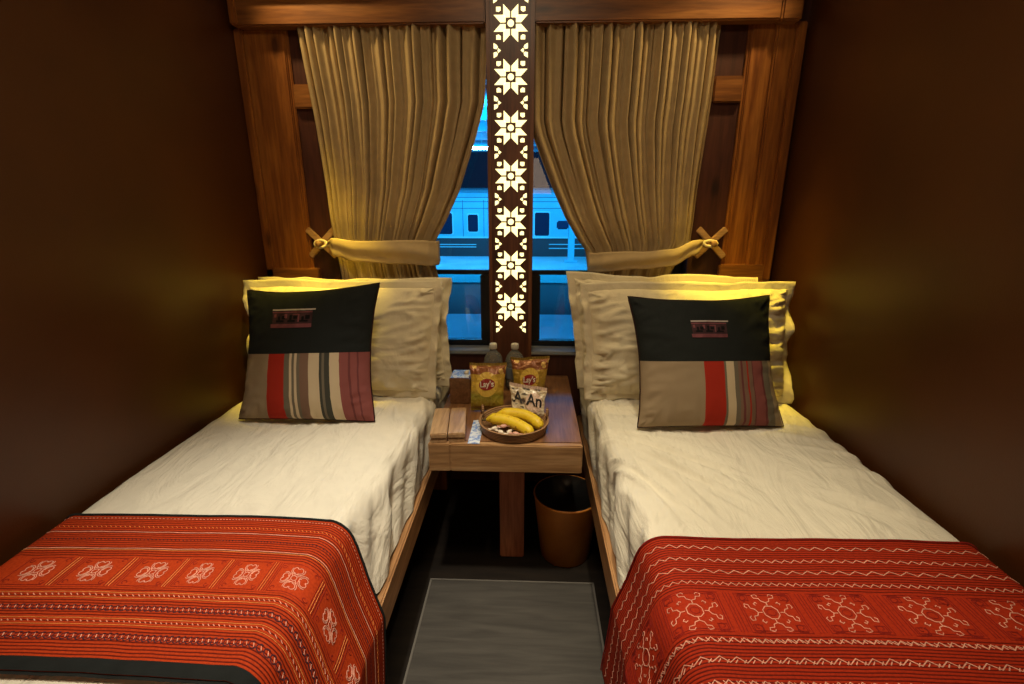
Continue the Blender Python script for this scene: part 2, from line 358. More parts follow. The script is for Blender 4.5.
# wooden surround: posts, rails, pelmet
def post(name, x0, x1, y0, z0, z1, m, lab):
    return box(name, x0, x1, y0, YB, z0, z1, m, bev=.004)
p = empty('trim_1', (-.90, 1.87, .9), 'knotty pine upright left of the window', kind='structure')
box('board', -.955, -.812, 1.872, YB, .90, 1.755, 'pine_v', p, .004)
box('edge_strip', -.984, -.955, 1.862, YB, .90, 1.755, 'pine_v', p, .004)
box('inner_bead', -.812, -.800, 1.877, YB, .90, 1.755, 'pine_v', p, .003)
box('foot_rail', -.984, -.775, 1.862, YB, .86, .935, 'pine_h', p, .004)
box('cross_rail', -.800, -.728, 1.868, YB, 1.505, 1.583, 'pine_h', p, .004)
p = empty('trim_2', (.86, 1.87, .9), 'knotty pine upright right of the window', kind='structure')
box('board', .780, .858, 1.875, YB, .90, 1.755, 'pine_v', p, .004)
box('outer_board', .858, .918, 1.866, YB, .90, 1.755, 'pine_v', p, .006)
box('edge_strip', .918, .950, 1.855, YB, .90, 1.755, 'pine_v', p, .004)
box('inner_bead', .768, .780, 1.879, YB, .90, 1.755, 'pine_v', p, .003)
box('foot_rail', .760, .950, 1.858, YB, .88, .958, 'pine_h', p, .004)
box('cross_rail', .672, .768, 1.868, YB, 1.515, 1.598, 'pine_h', p, .004)
pel = empty('trim_3', (-.02, 1.83, 1.78), 'pine pelmet beam over the curtains', kind='structure')
box('beam', -.955, -.112, 1.832, YB, 1.753, 1.835, 'pine_h', pel, .005)
box('beam', .054, .85, 1.832, YB, 1.753, 1.835, 'pine_h', pel, .005)
box('end_block', -.970, -.945, 1.822, YB, 1.756, 1.88, 'pine_v', pel, .005)
box('end_block', .85, .915, 1.826, YB, 1.748, 1.88, 'pine_h', pel, .006)
box('top_ledge', -.945, -.112, 1.815, YB, 1.835, 1.86, 'pine_h', pel, .004)
box('top_ledge', .054, .85, 1.815, YB, 1.835, 1.86, 'pine_h', pel, .004)

# ------------------------------------------------------------------ backlit column
col = empty('light_column', (-.026, 1.83, .50), 'tall dark wooden column with glowing star cut-outs between the curtains', 'lamp')
box('column_body', -.096, .040, 1.822, 1.884, .502, ZC-.002, 'column', col, .003)
box('edge_strip', -.108, -.096, 1.815, 1.884, .502, ZC-.002, 'column_edge', col, .003)
box('edge_strip', .040, .054, 1.815, 1.884, .502, ZC-.002, 'column_edge', col, .003)
def plate(name, polys, y, parent, m, d=.0025):
    bm = bmesh.new()
    for pg in polys:
        f = bm.faces.new([bm.verts.new((x, y, z)) for x, z in pg])
        r = bmesh.ops.extrude_face_region(bm, geom=[f]); bmesh.ops.translate(bm, vec=(0, d, 0), verts=[g for g in r['geom'] if isinstance(g, bmesh.types.BMVert)])
    bmesh.ops.recalc_face_normals(bm, faces=bm.faces)
    return bmobj(name, bm, parent, m)
def star(cx, cz, w=.114, h=.112):
    polys = []
    petal = [(.045,.30),(.045,.60),(.43,.98),(.43,.40),(.33,.30)]
    for q in range(4):
        for sx in (-1, 1):
            pts = []
            for a, b in petal:
                a2 = a*sx; x, z = a2, b
                for _ in range(q): x, z = z, -x
                pts.append((cx+x*w/2*1.0, cz+z*h/2))
            polys.append(pts)
    polys.append([(cx+.19*w/2*cos(t*pi/6), cz+.19*h/2*sin(t*pi/6)) for t in range(12)])
    for sx in (-1, 1):
        for sz in (-1, 1):
            polys.append([(cx+sx*x*w/2, cz+sz*z*h/2) for x, z in ((.58,.84),(.84,.84),(.84,.62),(.70,.58),(.58,.66))])
    return polys
for k in range(11):
    z = .797 + .0794*0 + k*.1588*0 + (.951/6)*k
    if z > 2.2: break
    plate('star_motif', star(-.026, z), 1.8205, col, 'motif')
    for sx in (-1, 1):
        cx = -.026; zc = z - .951/12; q = lambda l: [(cx+sx*x, zc+y) for x, y in l]
        T = [q([(.057,.022),(.057,.006),(.047,.004),(.043,.010),(.046,.016)]), q([(.057,-.022),(.057,-.006),(.047,-.004),(.043,-.010),(.046,-.016)]), q([(.042,.007),(.044,0),(.042,-.007),(.033,0)])]
        plate('side_motif', T, 1.8205, col, 'motif')

# ------------------------------------------------------------------ curtains
def interp(tab, z):
    if z >= tab[0][0]: return tab[0][1]
    for (z0, x0), (z1, x1) in zip(tab, tab[1:]):
        if z >= z1:
            t = (z0-z)/(z0-z1); return x0+(x1-x0)*t
    return tab[-1][1]
def curtain(label, outer, inner, ztop, zbot, fine, seed, zt0, zt1):
    cn = empty('curtain', ((outer[0][1]+inner[0][1])/2, 1.86, zbot), label, 'curtain')
    def fn(s, z):
        xo, xi = interp(outer, z), interp(inner, z)
        # s = 0 outer, 1 inner ; folds finer towards the outer side
        g = s**.85
        x = xo+(xi-xo)*g
        w = abs(xi-xo)
        ph = 2*pi*fine*(1.55*s-.55*s*s) + seed + 1.6*nz(s*8, z*.3, seed) + .5*nz(s*4, z*1.5, seed+9)
        amp = min(.031, .027 * (1+.7*nz(s*11, z*.5, seed)) * min(1.15, .62/max(w, .2)))
        env = min(1, (1-s)*9+.45)
        y = 1.880 - amp*env*(2*abs(cos(ph/2))**(1.2+.4*nz(s*8, 3.3, seed))-1) + amp*.36*sin(2.37*ph+1.7+z*.5) + .004*nz(s*22, z*4, seed)
        x += .34*amp*sin(ph)*(1 if xi > xo else -1)
        # pulled towards the wall/gathered at the tie
        k = exp(-((z-(zt0+zt1)/2)/.12)**2); y = y*(1-.45*k) + (1.838)*.45*k
        # hem bulges near the tie on its upper side
        y -= .012*exp(-((z-(zt0+.09))/.07)**2)*(.5+.5*s)
        lim = 1.883 if (x < -.685 or x > .630) else 1.94
        return (x, min(y, lim), z)
    us = lin(0, 1, 420); zs = []
    z = ztop
    while z > zbot: zs.append(z); z -= .012
    grid('drape', fn, us, zs, 'curtain', cn)
    return cn, fn
outL = [(1.79,-.762),(1.465,-.728),(1.044,-.699),(.96,-.690),(.89,-.685),(.6,-.665)]
inL = [(1.79,-.100),(1.52,-.114),(1.494,-.122),(1.406,-.148),(1.319,-.179),(1.226,-.211),(1.119,-.262),(1.045,-.306),(.962,-.314),(.893,-.302),(.6,-.29)]
outR = [(1.79,.684),(1.521,.676),(1.2,.655),(1.037,.645),(.96,.60),(.917,.585),(.6,.56)]
inR = [(1.79,.046),(1.46,.046),(1.412,.058),(1.312,.099),(1.212,.142),(1.13,.181),(1.047,.232),(1.01,.262),(.927,.275),(.6,.27)]
cl, fL = curtain('beige curtain left of the glowing column, tied back to the left', outL, inL, 1.785, .6, 17, .3, 1.045, .96)
cr, fR = curtain('beige curtain right of the glowing column, tied back to the right', outR, inR, 1.785, .6, 17, 2.1, 1.03, .94)
# tiebacks: a wide band that narrows to a loop at the hook
def tieback(pts, parent):
    # pts: (x, y, ztop, zbot)
    n = 60; P = []; 
    def cat(t):
        f = t*(len(pts)-1); i = min(int(f), len(pts)-2); u = f-i
        a, b = pts[i], pts[i+1]; u2 = u*u*(3-2*u)
        return [a[k]+(b[k]-a[k])*(u if k == 0 else u2) for k in range(4)]
    def fn(t, v):
        x, y, z1, z0 = cat(t)
        return (x, y - .006*sin(pi*v) - .003*sin(v*9+t*5) + .003*nz(t*6, v*2, 4), z0+(z1-z0)*v + .003*sin(t*14))
    return grid('tieback', fn, lin(0,1,n), lin(0,1,12), 'tie', parent, thick=.003)
tieback([(-.728,1.862,1.040,1.018),(-.690,1.822,1.052,.984),(-.60,1.803,1.048,.972),(-.45,1.800,1.046,.960),(-.335,1.806,1.047,.954),(-.298,1.826,1.046,.958),(-.300,1.866,1.040,.966)], cl)
tieback([(.694,1.862,1.046,1.024),(.650,1.822,1.048,.994),(.56,1.803,1.022,.960),(.45,1.800,1.008,.945),(.32,1.806,1.007,.934),(.264,1.826,1.006,.934),(.268,1.866,1.000,.944)], cr)
tube('tie_loop', [(-.752+.020*cos(a)*1.1, 1.850+.004*sin(a), 1.030+.013*sin(a)) for a in lin(0, 2*pi*15/16, 16)], .0055, 'loop', cl, 8, True)
tube('tie_loop', [(.712+.022*cos(a)*1.1, 1.850+.004*sin(a), 1.036+.010*sin(a)) for a in lin(0, 2*pi*15/16, 16)], .0055, 'loop', cr, 8, True)
def cross(cx, cz, label):
    e = empty('curtain_hook', (cx, YB, cz), label, 'hook')
    for a in (radians(45), radians(-45)):
        bm = bmesh.new(); box_bm(bm, -.074, .074, -.005, .005, -.012, .012, .003)
        bmesh.ops.rotate(bm, verts=bm.verts, matrix=Matrix.Rotation(a, 3, 'Y')); bmesh.ops.translate(bm, verts=bm.verts, vec=(cx, 1.879-(.006 if a > 0 else 0), cz))
        bmobj('crossbar', bm, e, 'cross')
    o = lathe('knob', [(.006,0),(.006,.028),(.011,.030),(.012,.036),(.008,.040)], 0, 0, 0, 'cross', None, 16)
    o.data.transform(Matrix.Translation((cx, 1.872, cz)) @ Matrix.Rotation(radians(90), 4, 'X')); o.parent = e; o.matrix_parent_inverse = Matrix.Translation(-e.location)
cross(-.757, 1.032, 'X-shaped wooden curtain hook beside the left pine post')
cross(.722, 1.036, 'X-shaped wooden curtain hook beside the right pine post')

# ------------------------------------------------------------------ beds
RUN = {'l': dict(far=.878, near=.516, hang=.40, skew=-.22, flare=.0), 'r': dict(far=.850, near=.36, hang=.43, skew=.10, flare=.015)}
ZT, RC = .522, .042          # mattress top, corner radius
XS = {'l': -.286, 'r': .259}
WALLX = {'l': WL+.012, 'r': WR-.012}
SG = {'l': 1, 'r': -1}
def topz(side, x, y):
    # soft unevenness shared by sheet and runner
    a = .006*nz(x*3.1, y*2.3, 1.0 if side == 'l' else 5.0)
    return a
def inset(side, y):
    return max(0, min(1, (1.5-y)/.75))*(.055 if side == 'l' else .030)
def lean(side, y, u, z):
    """how far the aisle edge of the mattress top sits back from the rail"""
    return -SG[side]*inset(side, y)*max(0, min(1, (z-.33)/(ZT-.36)))*max(0, min(1, 1+u/.30))
def prof(side, u, off=0., z_end=None):
    """u<0 over the top (distance in from the aisle corner), u>0 round the corner and down. returns x,z,(nx,nz)"""
    s = SG[side]; xc = XS[side]-s*RC; zc = ZT-RC; R = RC+off; q = R*pi/2
    if u <= 0: return xc+s*u, zc+R, (0, 1)
    if u < q: a = u/R; return xc+s*R*sin(a), zc+R*cos(a), (s*sin(a), cos(a))
    return XS[side]+s*off, zc-(u-q), (s, 0)
def sheet(side, parent):
    s = SG[side]; wid = abs(XS[side]-WALLX[side])-RC
    q = RC*pi/2; zb = .335; uend = q+(ZT-RC-zb)
    us = lin(-wid-.0, 0, 110)+lin(0, uend, 34)[1:]
    vs = lin(-.03, 1.865, 300)
    def fn(u, v):
        x, z, (nx, n2) = prof(side, u)
        d = -wid-u   # distance past wall side (negative inside)
        w = abs(u+wid)
        if u < 0 and w < .04: t = 1-w/.04; z -= .04*(1-sqrt(max(0,1-t*t)))
        y = v
        a = topz(side, x, y)
        # wrinkles : long diagonal pulls
        if side == 'l':
            r1 = nz((x*.9+y*.5)*13, (x-y)*1.2, 3.); wr = .0035*max(0, .3-abs(r1))/.3*max(0, nz(x*3, y*3, 8)+.25)
        else:
            cx, cy = .25, 1.45; ang = math.atan2(y-cy, x-cx+.12); rr = sqrt((x-cx)**2+(y-cy)**2)
            r1 = nz(ang*11, rr*2.0, 3.); wr = .009*max(0, .25-abs(r1))/.25*max(0, nz(x*4, y*3, 8)+.3)
        a += (wr*2.6 + .0022*nz(x*22, y*16, 2))*max(0, min(1, (y-RUN[side]['far']-.0)/.05))
        # hang folds on the aisle side
        k = max(0, min(1, u/.1)) if u > 0 else 0
        hang = 0
        if u > 0:
            ph = y*24 + 22*(u) + 1.3*nz(y*3, u*6, 4); hang = k*(.009*sin(ph)+.008*sin(2.1*ph+1)+.006*nz(y*20, u*9, 1)) - .002*k
            hang *= 1-.75*max(0, min(1, (u-.13)/.10)); hang -= .004*max(0, (u-.14)/.12)
            if y > 1.2: hang *= .6
            if y < RUN[side]['far']+.01: hang = min(hang, 0)-.004*k
        a *= (1-k)
        return (x+nx*(a+hang)+lean(side, y, u, z), y, z+n2*(a+hang*.5))
    return grid('sheet', fn, us, vs, 'sheet', parent)
def runner_pt(side, u, v, h=0.):
    """v = metres from the far edge towards the foot; u as in prof"""
    r = RUN[side]; off = .009+h
    x, z, (nx, n2) = prof(side, u, off)
    y = r['far']-v
    x += SG[side]*.007*max(0, min(1, (.42-z)/.08)) if u > 0 else 0
    y0 = y
    du = max(0, u)
    if side == 'l': y += r['skew']*min(du, .4)+ (-(.022) if False else 0) - .02*max(0, (x+.62))*0
    else: y += r['skew']*max(0, du-.08)*(1-.9*min(1, v/.5))
    y += .003*sin(x*9+1) if side == 'l' else .002*sin(x*13)
    k = min(1, du/.12)
    a = topz(side, x, y)*(1-k)
    a += .0012*nz(x*16, y*16, 6)
    ph = y0*21+du*5
    if side == 'l': fo = k*(.003*(1+sin(ph))+.002*(1+nz(y0*9, u*5, 2))) + .002*k + r['flare']*max(0, (du-.1))
    else: fo = k*(.003*(1+sin(ph*1.3+1))+.0025*(1+nz(y0*9, u*7, 2))) + .002*k + r['flare']*max(0, (du-.25))*3*max(0, 1-v/.3)
    w = abs(x-WALLX[side])
    zz = 0
    if w < .04: t = 1-w/.04; zz = -.04*(1-sqrt(max(0,1-t*t)))
    return V((x+nx*(a+fo)+lean(side, y, u, z), y, z+zz+n2*(a+fo*.3)))
def runner_nrm(side, u, v):
    e = .002; a = runner_pt(side, u+e, v)-runner_pt(side, u-e, v); b = runner_pt(side, u, v+e)-runner_pt(side, u, v-e)
    n = a.cross(b).normalized(); ref = prof(side, u)[2]
    return n if n.x*ref[0]+n.z*ref[1] > 0 else -n
def ribbons(name, side, lines, width, m, parent, h=.0016):
    vs, fs = [], []
    for ln in lines:
        # resample
        pts = []
        cl = ln[0] == ln[-1]
        for a, b in zip(ln, ln[1:]):
            d = math.hypot(b[0]-a[0], b[1]-a[1]); k = max(1, int(d/.006))
            pts += [(a[0]+(b[0]-a[0])*i/k, a[1]+(b[1]-a[1])*i/k) for i in range(k)]
        pts.append(ln[-1]); n = len(pts)
        base = len(vs)
        for i, p in enumerate(pts):
            a = pts[max(0, i-1)]; b = pts[min(n-1, i+1)]
            dx, dy = b[0]-a[0], b[1]-a[1]; l = math.hypot(dx, dy) or 1; px, py = -dy/l*width/2, dx/l*width/2
            c = runner_pt(side, p[0], p[1]); nn = runner_nrm(side, p[0], p[1])*h
            vs += [runner_pt(side, p[0]+px, p[1]+py)+nn*.3, c+nn, runner_pt(side, p[0]-px, p[1]-py)+nn*.3]
        for i in range(n-1):
            q = base+3*i; fs += [(q, q+1, q+4, q+3), (q+1, q+2, q+5, q+4)]
    return mesh(name, vs, fs, parent, m, True)
def in_range(side, lines, umin, umax, vmax):
    out = []
    for ln in lines:
        cur = []
        for p in ln:
            if umin < p[0] < umax and .004 < p[1] < vmax: cur.append(p)
            else:
                if len(cur) > 1: out.append(cur)
                cur = []
        if len(cur) > 1: out.append(cur)
    return out
def spiral(cx, cy, r, a0, turn, n=14, end=.35):
    return [(cx+r*(1-(1-end)*i/(n-1))*cos(a0+turn*i/(n-1)), cy+r*(1-(1-end)*i/(n-1))*sin(a0+turn*i/(n-1))) for i in range(n)]
def make_bed(side, lab):
    s = SG[side]; xi = XS[side]; xw = WALLX[side]
    lo, hi = sorted((xw, xi-s*.012))
    e = empty('bed', ((lo+hi)/2, .9, 0), lab['bed'], 'bed')
    r0, r1 = sorted((xi-s*.010, xi+s*.010))
    box('side_rail', r0, r1, -.05, 1.872, .240, .328, 'pine_y', e, .004)
    box('slat_base', lo, hi, -.05, 1.87, .290, .330, 'pine_y', e, .003)
    box('end_board', lo, hi, -.075, -.05, .0, .52, 'pine_h', e, .004)
    for y in (-.04, 1.80):
        for x in (lo+.03, hi-.03) :
            box('leg', x-.03, x+.03, y, y+.06, 0, .29, 'pine_v', e, .003)
    mt = empty('mattress', ((lo+hi)/2, .9, .33), lab['mattress'], 'mattress')
    a0, a1 = sorted((xw+s*.016, xi-s*.085))
    box('mattress_core', a0, a1, -.03, 1.86, .333, ZT-.024, 'sheet', mt, .03)
    sheet(side, mt)
    return e, mt
make_bed('l', dict(bed='wooden bed frame with pale side rail along the left wall', mattress='mattress under a white sheet on the left bed'))
make_bed('r', dict(bed='wooden bed frame with pale side rail along the right wall', mattress='mattress under a creased white sheet on the right bed'))

def make_runner(side, label):
    r = RUN[side]; vmax = r['far']-r['near']; umax = r['hang']; umin = -(abs(XS[side]-WALLX[side])-RC)+.002
    e = empty('bed_runner', (XS[side], (r['far']+r['near'])/2, ZT), label, 'bed runner')
    us = lin(umin, 0, 90)+lin(0, umax, 70)[1:]; vs = lin(0, vmax, 120)
    cl = grid('runner_cloth', lambda u, v: runner_pt(side, u, v), us, vs, 'runner_'+side, e)
    md = cl.modifiers.new('solid', 'SOLIDIFY'); md.thickness = .004; md.offset = 1 if side == 'l' else -1
    pale, dark, orange, black = [], [], [], []
    def row_zig(v, amp, per, jitter=0.): 
        n = int((umax-umin)/(per/2)); return [[(umin+i*per/2, v+(amp if i % 2 else -amp)) for i in range(n)]]
    def row_line(v, st=.03): 
        n = int((umax-umin)/st); return [[(umin+i*st, v) for i in range(n)]]
    def row_dash(v, l, gap, slant=.0):
        out = []; u = umin
        while u < umax: out.append([(u, v-slant), (u+l/2, v), (u+l, v+slant)]); u += l+gap
        return out
    def row_chain(v, a, per):
        out = []; u = umin+per
        while u < umax-per:
            out.append([(u+a*1.1*cos(t)*.9, v+a*sin(t)) for t in lin(.4, 5.2, 9)]); u += per
        return out
    if side == 'l':
        pale += row_dash(.012, .004, .004)
        pale += row_line(.056+.0); orange += row_dash(.040, .006, .004, .002); black += row_dash(.078, .004, .004, .001)
        pale += row_line(.104); orange += row_line(.108)
        orange += row_line(.214); pale += row_dash(.220, .006, .005, .002); orange += row_line(.226)
        black += row_chain(.247, .0055, .0125); pale += row_dash(.247, .003, .0095, .003)
        orange += row_line(.268); pale += row_dash(.274, .005, .006, .0015); orange += row_line(.280)
        black += row_chain(.302, .006, .0125); pale += row_dash(.302, .003, .0095, .003)
        v0, v1, pitch, first = .130, .200, .108, -.044
        # photo: centres at x=-.862,-.754,-.648,-.54,-.432,-.324 ...
        xs = [-.862+.108*k for k in range(6)]
        cen = [x-(XS['l']-RC) for x in xs]; cen += [cen[-1]+.104*k for k in range(1, 5)]
    else:
        for v, am, pe in ((.028,.0042,.026),(.062,.0038,.020),(.092,.0045,.030),(.122,.0036,.016)): pale += row_zig(v, am, pe)
        for v in (.240, ): pale += row_zig(v, .0042, .019); 
        pale += row_dash(.240, .004, .006, -.003)
        pale += row_zig(.274, .005, .028); pale += row_dash(.277, .006, .008, .003)
        pale += row_zig(.312, .0045, .019); pale += row_dash(.312, .004, .006, -.003)
        pale += row_zig(.350, .0045, .024); pale += row_zig(.385, .0045, .019); pale += row_zig(.42, .0045, .026)
        v0, v1 = .143, .225
        xs = [.298+.139*k for k in range(5)]
        cen = [-(x-(XS['r']+RC)) for x in xs]; cen += [cen[0]+.137*k for k in (1, 2, 3)]
    vc = (v0+v1)/2; H = (v1-v0)/2
    # medallions
    for c in cen:
        if side == 'l':
            k = H*.92
            for q in range(4):
                a = q*pi/2+pi/4
                ux, uy = cos(a), sin(a)
                pale.append([(c+k*.16*ux, vc+k*.16*uy), (c+k*.42*ux, vc+k*.42*uy)])
                for sgn in (-1, 1):
                    b = a+sgn*.62; cx, cy = c+k*.66*cos(b), vc+k*.62*sin(b)
                    pale.append(spiral(cx, cy, k*.27, b+pi, sgn*4.6, 16, .30))
                    pale.append(spiral(cx, cy, k*.36, b+pi-sgn*.5, sgn*2.6, 10, .8))
            pale.append([(c+k*.17*cos(t), vc+k*.17*sin(t)) for t in lin(0, 2*pi, 11)])
            for i in range(3): 
                hw = .041; dark.append([(c-hw, v0+.004*i+.002), (c-hw, v1-.004*i-.002)]) if i == 0 else None
            for i in range(4): dark.append([(c+.054-.0085+i*.0057, v0), (c+.054-.0085+i*.0057, v1)])
            for i in (1,2): orange.append([(c+.054-.0085+i*.0057-.0028, v0), (c+.054-.0085+i*.0057-.0028, v1)])
            dark.append([(c-.04, v0+.002), (c+.04, v0+.002)]); dark.append([(c-.04, v1-.002), (c+.04, v1-.002)])
            for sx in (-1, 1):
                for sy in (-1, 1): dark.append(spiral(c+sx*.034, vc+sy*.026, .006, 0, 5.2*sx*sy, 9, .3))
        else:
            k = H*1.0; kx = 1.18
            ring = [(c+k*kx*.30*cos(t), vc+k*.34*sin(t)) for t in [pi/8+pi/4*i for i in range(9)]]
            pale.append(ring)
            for q in range(4):
                a = q*pi/2
                def R(x, y): return (c+kx*k*(x*cos(a)-y*sin(a)), vc+k*(x*sin(a)+y*cos(a)))
                pale.append([R(.34,0), R(.50,0)])
                for sgn in (-1, 1):
                    pale.append([R(.50,0), R(.58,sgn*.16), R(.72,sgn*.20), R(.74,sgn*.38), R(.88,sgn*.42), R(.92,sgn*.26), R(.84,sgn*.20)])
                    # dots
                    cx, cy = .86, sgn*.12
                    pale.append([R(.46+.0, sgn*.36), R(.52, sgn*.44), R(.46, sgn*.46)])
                    dark.append([R(.60,sgn*.62), R(.95,sgn*.62), R(.95,sgn*.95)][:3])
            for i in range(3):
                hw = .0535-.0045*i; hh = H-.0045*i
                if i < 2: dark.append([(c-hw, vc-hh), (c+hw, vc-hh), (c+hw, vc+hh), (c-hw, vc+hh), (c-hw, vc-hh)])
            for sx in (-1, 1):
                for sy in (-1, 1): dark.append(spiral(c+sx*.038, vc+sy*.030, .0085, pi/2, 6.5*sx*sy, 14, .25))
            dark.append([(c+kx*k*.17*cos(t), vc+k*.17*sin(t)) for t in lin(0, 2*pi, 9)])
            for i in range(3): dark.append([(c+.0615+.0060*i, v0), (c+.0615+.0060*i, v1)])
    def dens(ls):
        out = []
        for ln in ls:
            if not ln: continue
            pts = [ln[0]]
            for a, b in zip(ln, ln[1:]):
                k = max(1, int(math.hypot(b[0]-a[0], b[1]-a[1])/.01)); pts += [(a[0]+(b[0]-a[0])*i/k, a[1]+(b[1]-a[1])*i/k) for i in range(1, k+1)]
            out.append(pts)
        return out
    th = .0015 if side == 'l' else .0017
    f = lambda ls: in_range(side, dens([l for l in ls if l]), umin+.01, umax-.012, vmax-(.012))
    T = .0004
    ribbons('embroidery', side, f(pale), th, 'thread', e, .0008+T)
    ribbons('dark_stitching', side, f(dark), .0014, 'thread_dark', e, .0006+T)
    if orange: ribbons('orange_stitching', side, f(orange), .0010, 'thread_orange', e, .0006+T)
    if black: ribbons('black_chain_stitching', side, f(black), .0018, 'thread_black', e, .0006+T)
    # bindings
    def band(name, lines, w, m): 
        return ribbons(name, side, lines, w, m, e, .0035+T)
    ends = [umin+.001+(umax-umin-.002)*i/200 for i in range(201)]
    if side == 'l':
        band('border', [[(u, vmax-.011) for u in ends]], .023, 'border')
        ribbons('border_hem', side, [[(u, vmax+.003) for u in ends]], .006, 'border', e, -.002)
        band('edge_binding', [[(u, .001) for u in ends]], .006, 'border')
        band('edge_binding', [[(umax-.002, vmax*i/60) for i in range(61)]], .006, 'border')
    else:
        band('edge_binding', [[(u, .001) for u in ends]], .003, 'thread_dark')
    return e
make_runner('l', 'orange-red embroidered bed runner with black border on the left bed')
make_runner('r', 'deep red embroidered bed runner with large key-pattern medallions on the right bed')

# ------------------------------------------------------------------ pillows and cushions
def pillow_fn(TL, TR, BL, BR, th, pull=.06, seed=0., wr=.004, ex=.42, pullb=None):
    pullb = pull if pullb is None else pullb
    TL, TR, BL, BR = map(V, (TL, TR, BL, BR))
    nn = ((TR-TL)+(BR-BL)).cross((TL-BL)+(TR-BR)).normalized()      # points to the viewer (-y)
    if nn.y > 0: nn = -nn
    def P(a, b, side):
        a2 = a*(1-pull*1.3*(1-b*b)); b2 = b*(1-(pull if b > 0 else pullb)*(1-a*a))
        s, t = (a2+1)/2, (b2+1)/2
        p = (BL*(1-s)+BR*s)*(1-t)+(TL*(1-s)+TR*s)*t
        h = max(0, (1-a*a)*(1-b*b))**ex if ex > 0 else max(0, (1-a**4)*(1-b**4))**(-ex)
        e = 1-max(abs(a), abs(b))
        # creases that run in from the seams
        ed = (1-e)**3*min(1, e*12)
        if abs(a) > abs(b): w = nz(b*9+seed, a*1.5, seed)
        else: w = nz(a*9+seed, b*1.5+4, seed)
        w = w*.6 + .9*max(0, .22-abs(nz(a*(2.5 if abs(a)>abs(b) else 7)+seed, b*(7 if abs(a)>abs(b) else 2.5)-a*2, seed+5)))/.22
        w += .8*nz(a*3+seed, b*3, seed+3)*e*2
        p = p + V((.007*nz(a*1.6+seed, b*1.9, 11), 0, .007*nz(a*1.7+seed, b*1.4, 17)*(b+1)/2))*(4 if ex < 0 else 1)*.45
        return p + nn*side*(th/2*h + wr*w*(ed*2.0+.25)*(h > 0)) 
    return P, nn
def pillow_obj(name, P, m, parent, n=56, mapuv=True):
    vs, fs, uv = [], [], []
    t = [sin(pi/2*(-1+2*i/n)) for i in range(n+1)]
    idx = {}
    for side in (1, -1):
        for j in range(n+1):
            for i in range(n+1):
                bd = i in (0, n) or j in (0, n)
                if side == -1 and bd: idx[(side, i, j)] = idx[(1, i, j)]; continue
                idx[(side, i, j)] = len(vs); vs.append(P(t[i], t[j], side)); uv.append(((t[i]+1)/2, (t[j]+1)/2))
    for side in (1, -1):
        for j in range(n):
            for i in range(n):
                f = (idx[(side,i,j)], idx[(side,i+1,j)], idx[(side,i+1,j+1)], idx[(side,i,j+1)])
                fs.append(f if side == 1 else f[::-1])
    return mesh(name, vs, fs, parent, m, True, uv)
def seam_loop(P, n=40):
    t = lin(-1, 1, n); L_ = [P(a, -1, 1) for a in t]+[P(1, b, 1) for b in t[1:]]+[P(a, 1, 1) for a in t[::-1][1:]]+[P(-1, b, 1) for b in t[::-1][1:-1]]
    return L_
def flange(P, nn, parent, w, seed, m='pillow', ruf=.008):
    t = lin(-1, 1, 50); loop = [(a, -1) for a in t]+[(1, b) for b in t[1:]]+[(a, 1) for a in t[::-1][1:]]+[(-1, b) for b in t[::-1][1:-1]]
    cen = P(0, 0, 0); vs, fs = [], []; n = len(loop); K = 5
    X = (P(1,0,0)-P(-1,0,0)).normalized(); Y = (P(0,1,0)-P(0,-1,0)).normalized()
    for i, (a, b) in enumerate(loop):
        p = P(a, b, 0)
        ox = max(-1, min(1, (abs(a)-.90)/.10)) if abs(a) > .90 else 0; oy = (abs(b)-.90)/.10 if abs(b) > .90 else 0
        if abs(a) == 1: ox = 1
        if abs(b) == 1: oy = 1
        d = X*(ox*(1 if a > 0 else -1))+Y*(oy*(1 if b > 0 else -1))
        for k in range(K):
            f = k/(K-1)
            r = ruf*(.18 if abs(b) > .97 else 1)*f*(nz(a*3+seed, b*3, seed)*2.4 + .5*nz(a*9+seed, b*9, 3)) 
            lift = .35+.65*(nz(a*3+seed, b*3, seed+7)+.6)
            vs.append(p + d*w*f*min(1, lift+.35) + nn*r - d*.006*(1-f))
    for i in range(n):
        j = (i+1) % n
        for k in range(K-1): fs.append((i*K+k, j*K+k, j*K+k+1, i*K+k+1))
    o = mesh('flange', vs, fs, parent, m, True)
    md = o.modifiers.new('solid', 'SOLIDIFY'); md.thickness = .003; md.offset = 0
    return o
def white_pillow(TL, TR, BL, BR, th, seed, label):
    P, nn = pillow_fn(TL, TR, BL, BR, th, .02, seed, .011, -.80)
    loc = (V(BL)+V(BR))/2
    e = empty('pillow', loc, label, 'pillow')
    pillow_obj('pillow_body', P, 'pillow', e, 72)
    flange(P, nn, e, .026, seed, ruf=.018)
    return e
#            TL                  TR                   BL                  BR
white_pillow((-.940,1.765,.893), (-.272,1.765,.885), (-.935,1.690,.545), (-.270,1.690,.545), .085, 1.7, 'white pillow against the window wall on the left bed, behind the other white one')
white_pillow((-.930,1.655,.895), (-.285,1.660,.900), (-.925,1.570,.547), (-.305,1.570,.547), .135, 4.2, 'front white flanged pillow on the left bed, behind the striped cushion')
white_pillow((.205,1.765,.915), (.850,1.765,.905), (.250,1.690,.545), (.880,1.690,.545), .085, 7.9, 'white pillow against the window wall on the right bed, behind the other white one')
white_pillow((.245,1.655,.893), (.912,1.645,.905), (.262,1.570,.547), (.918,1.570,.547), .135, 12.4, 'front white flanged pillow on the right bed, behind the striped cushion')

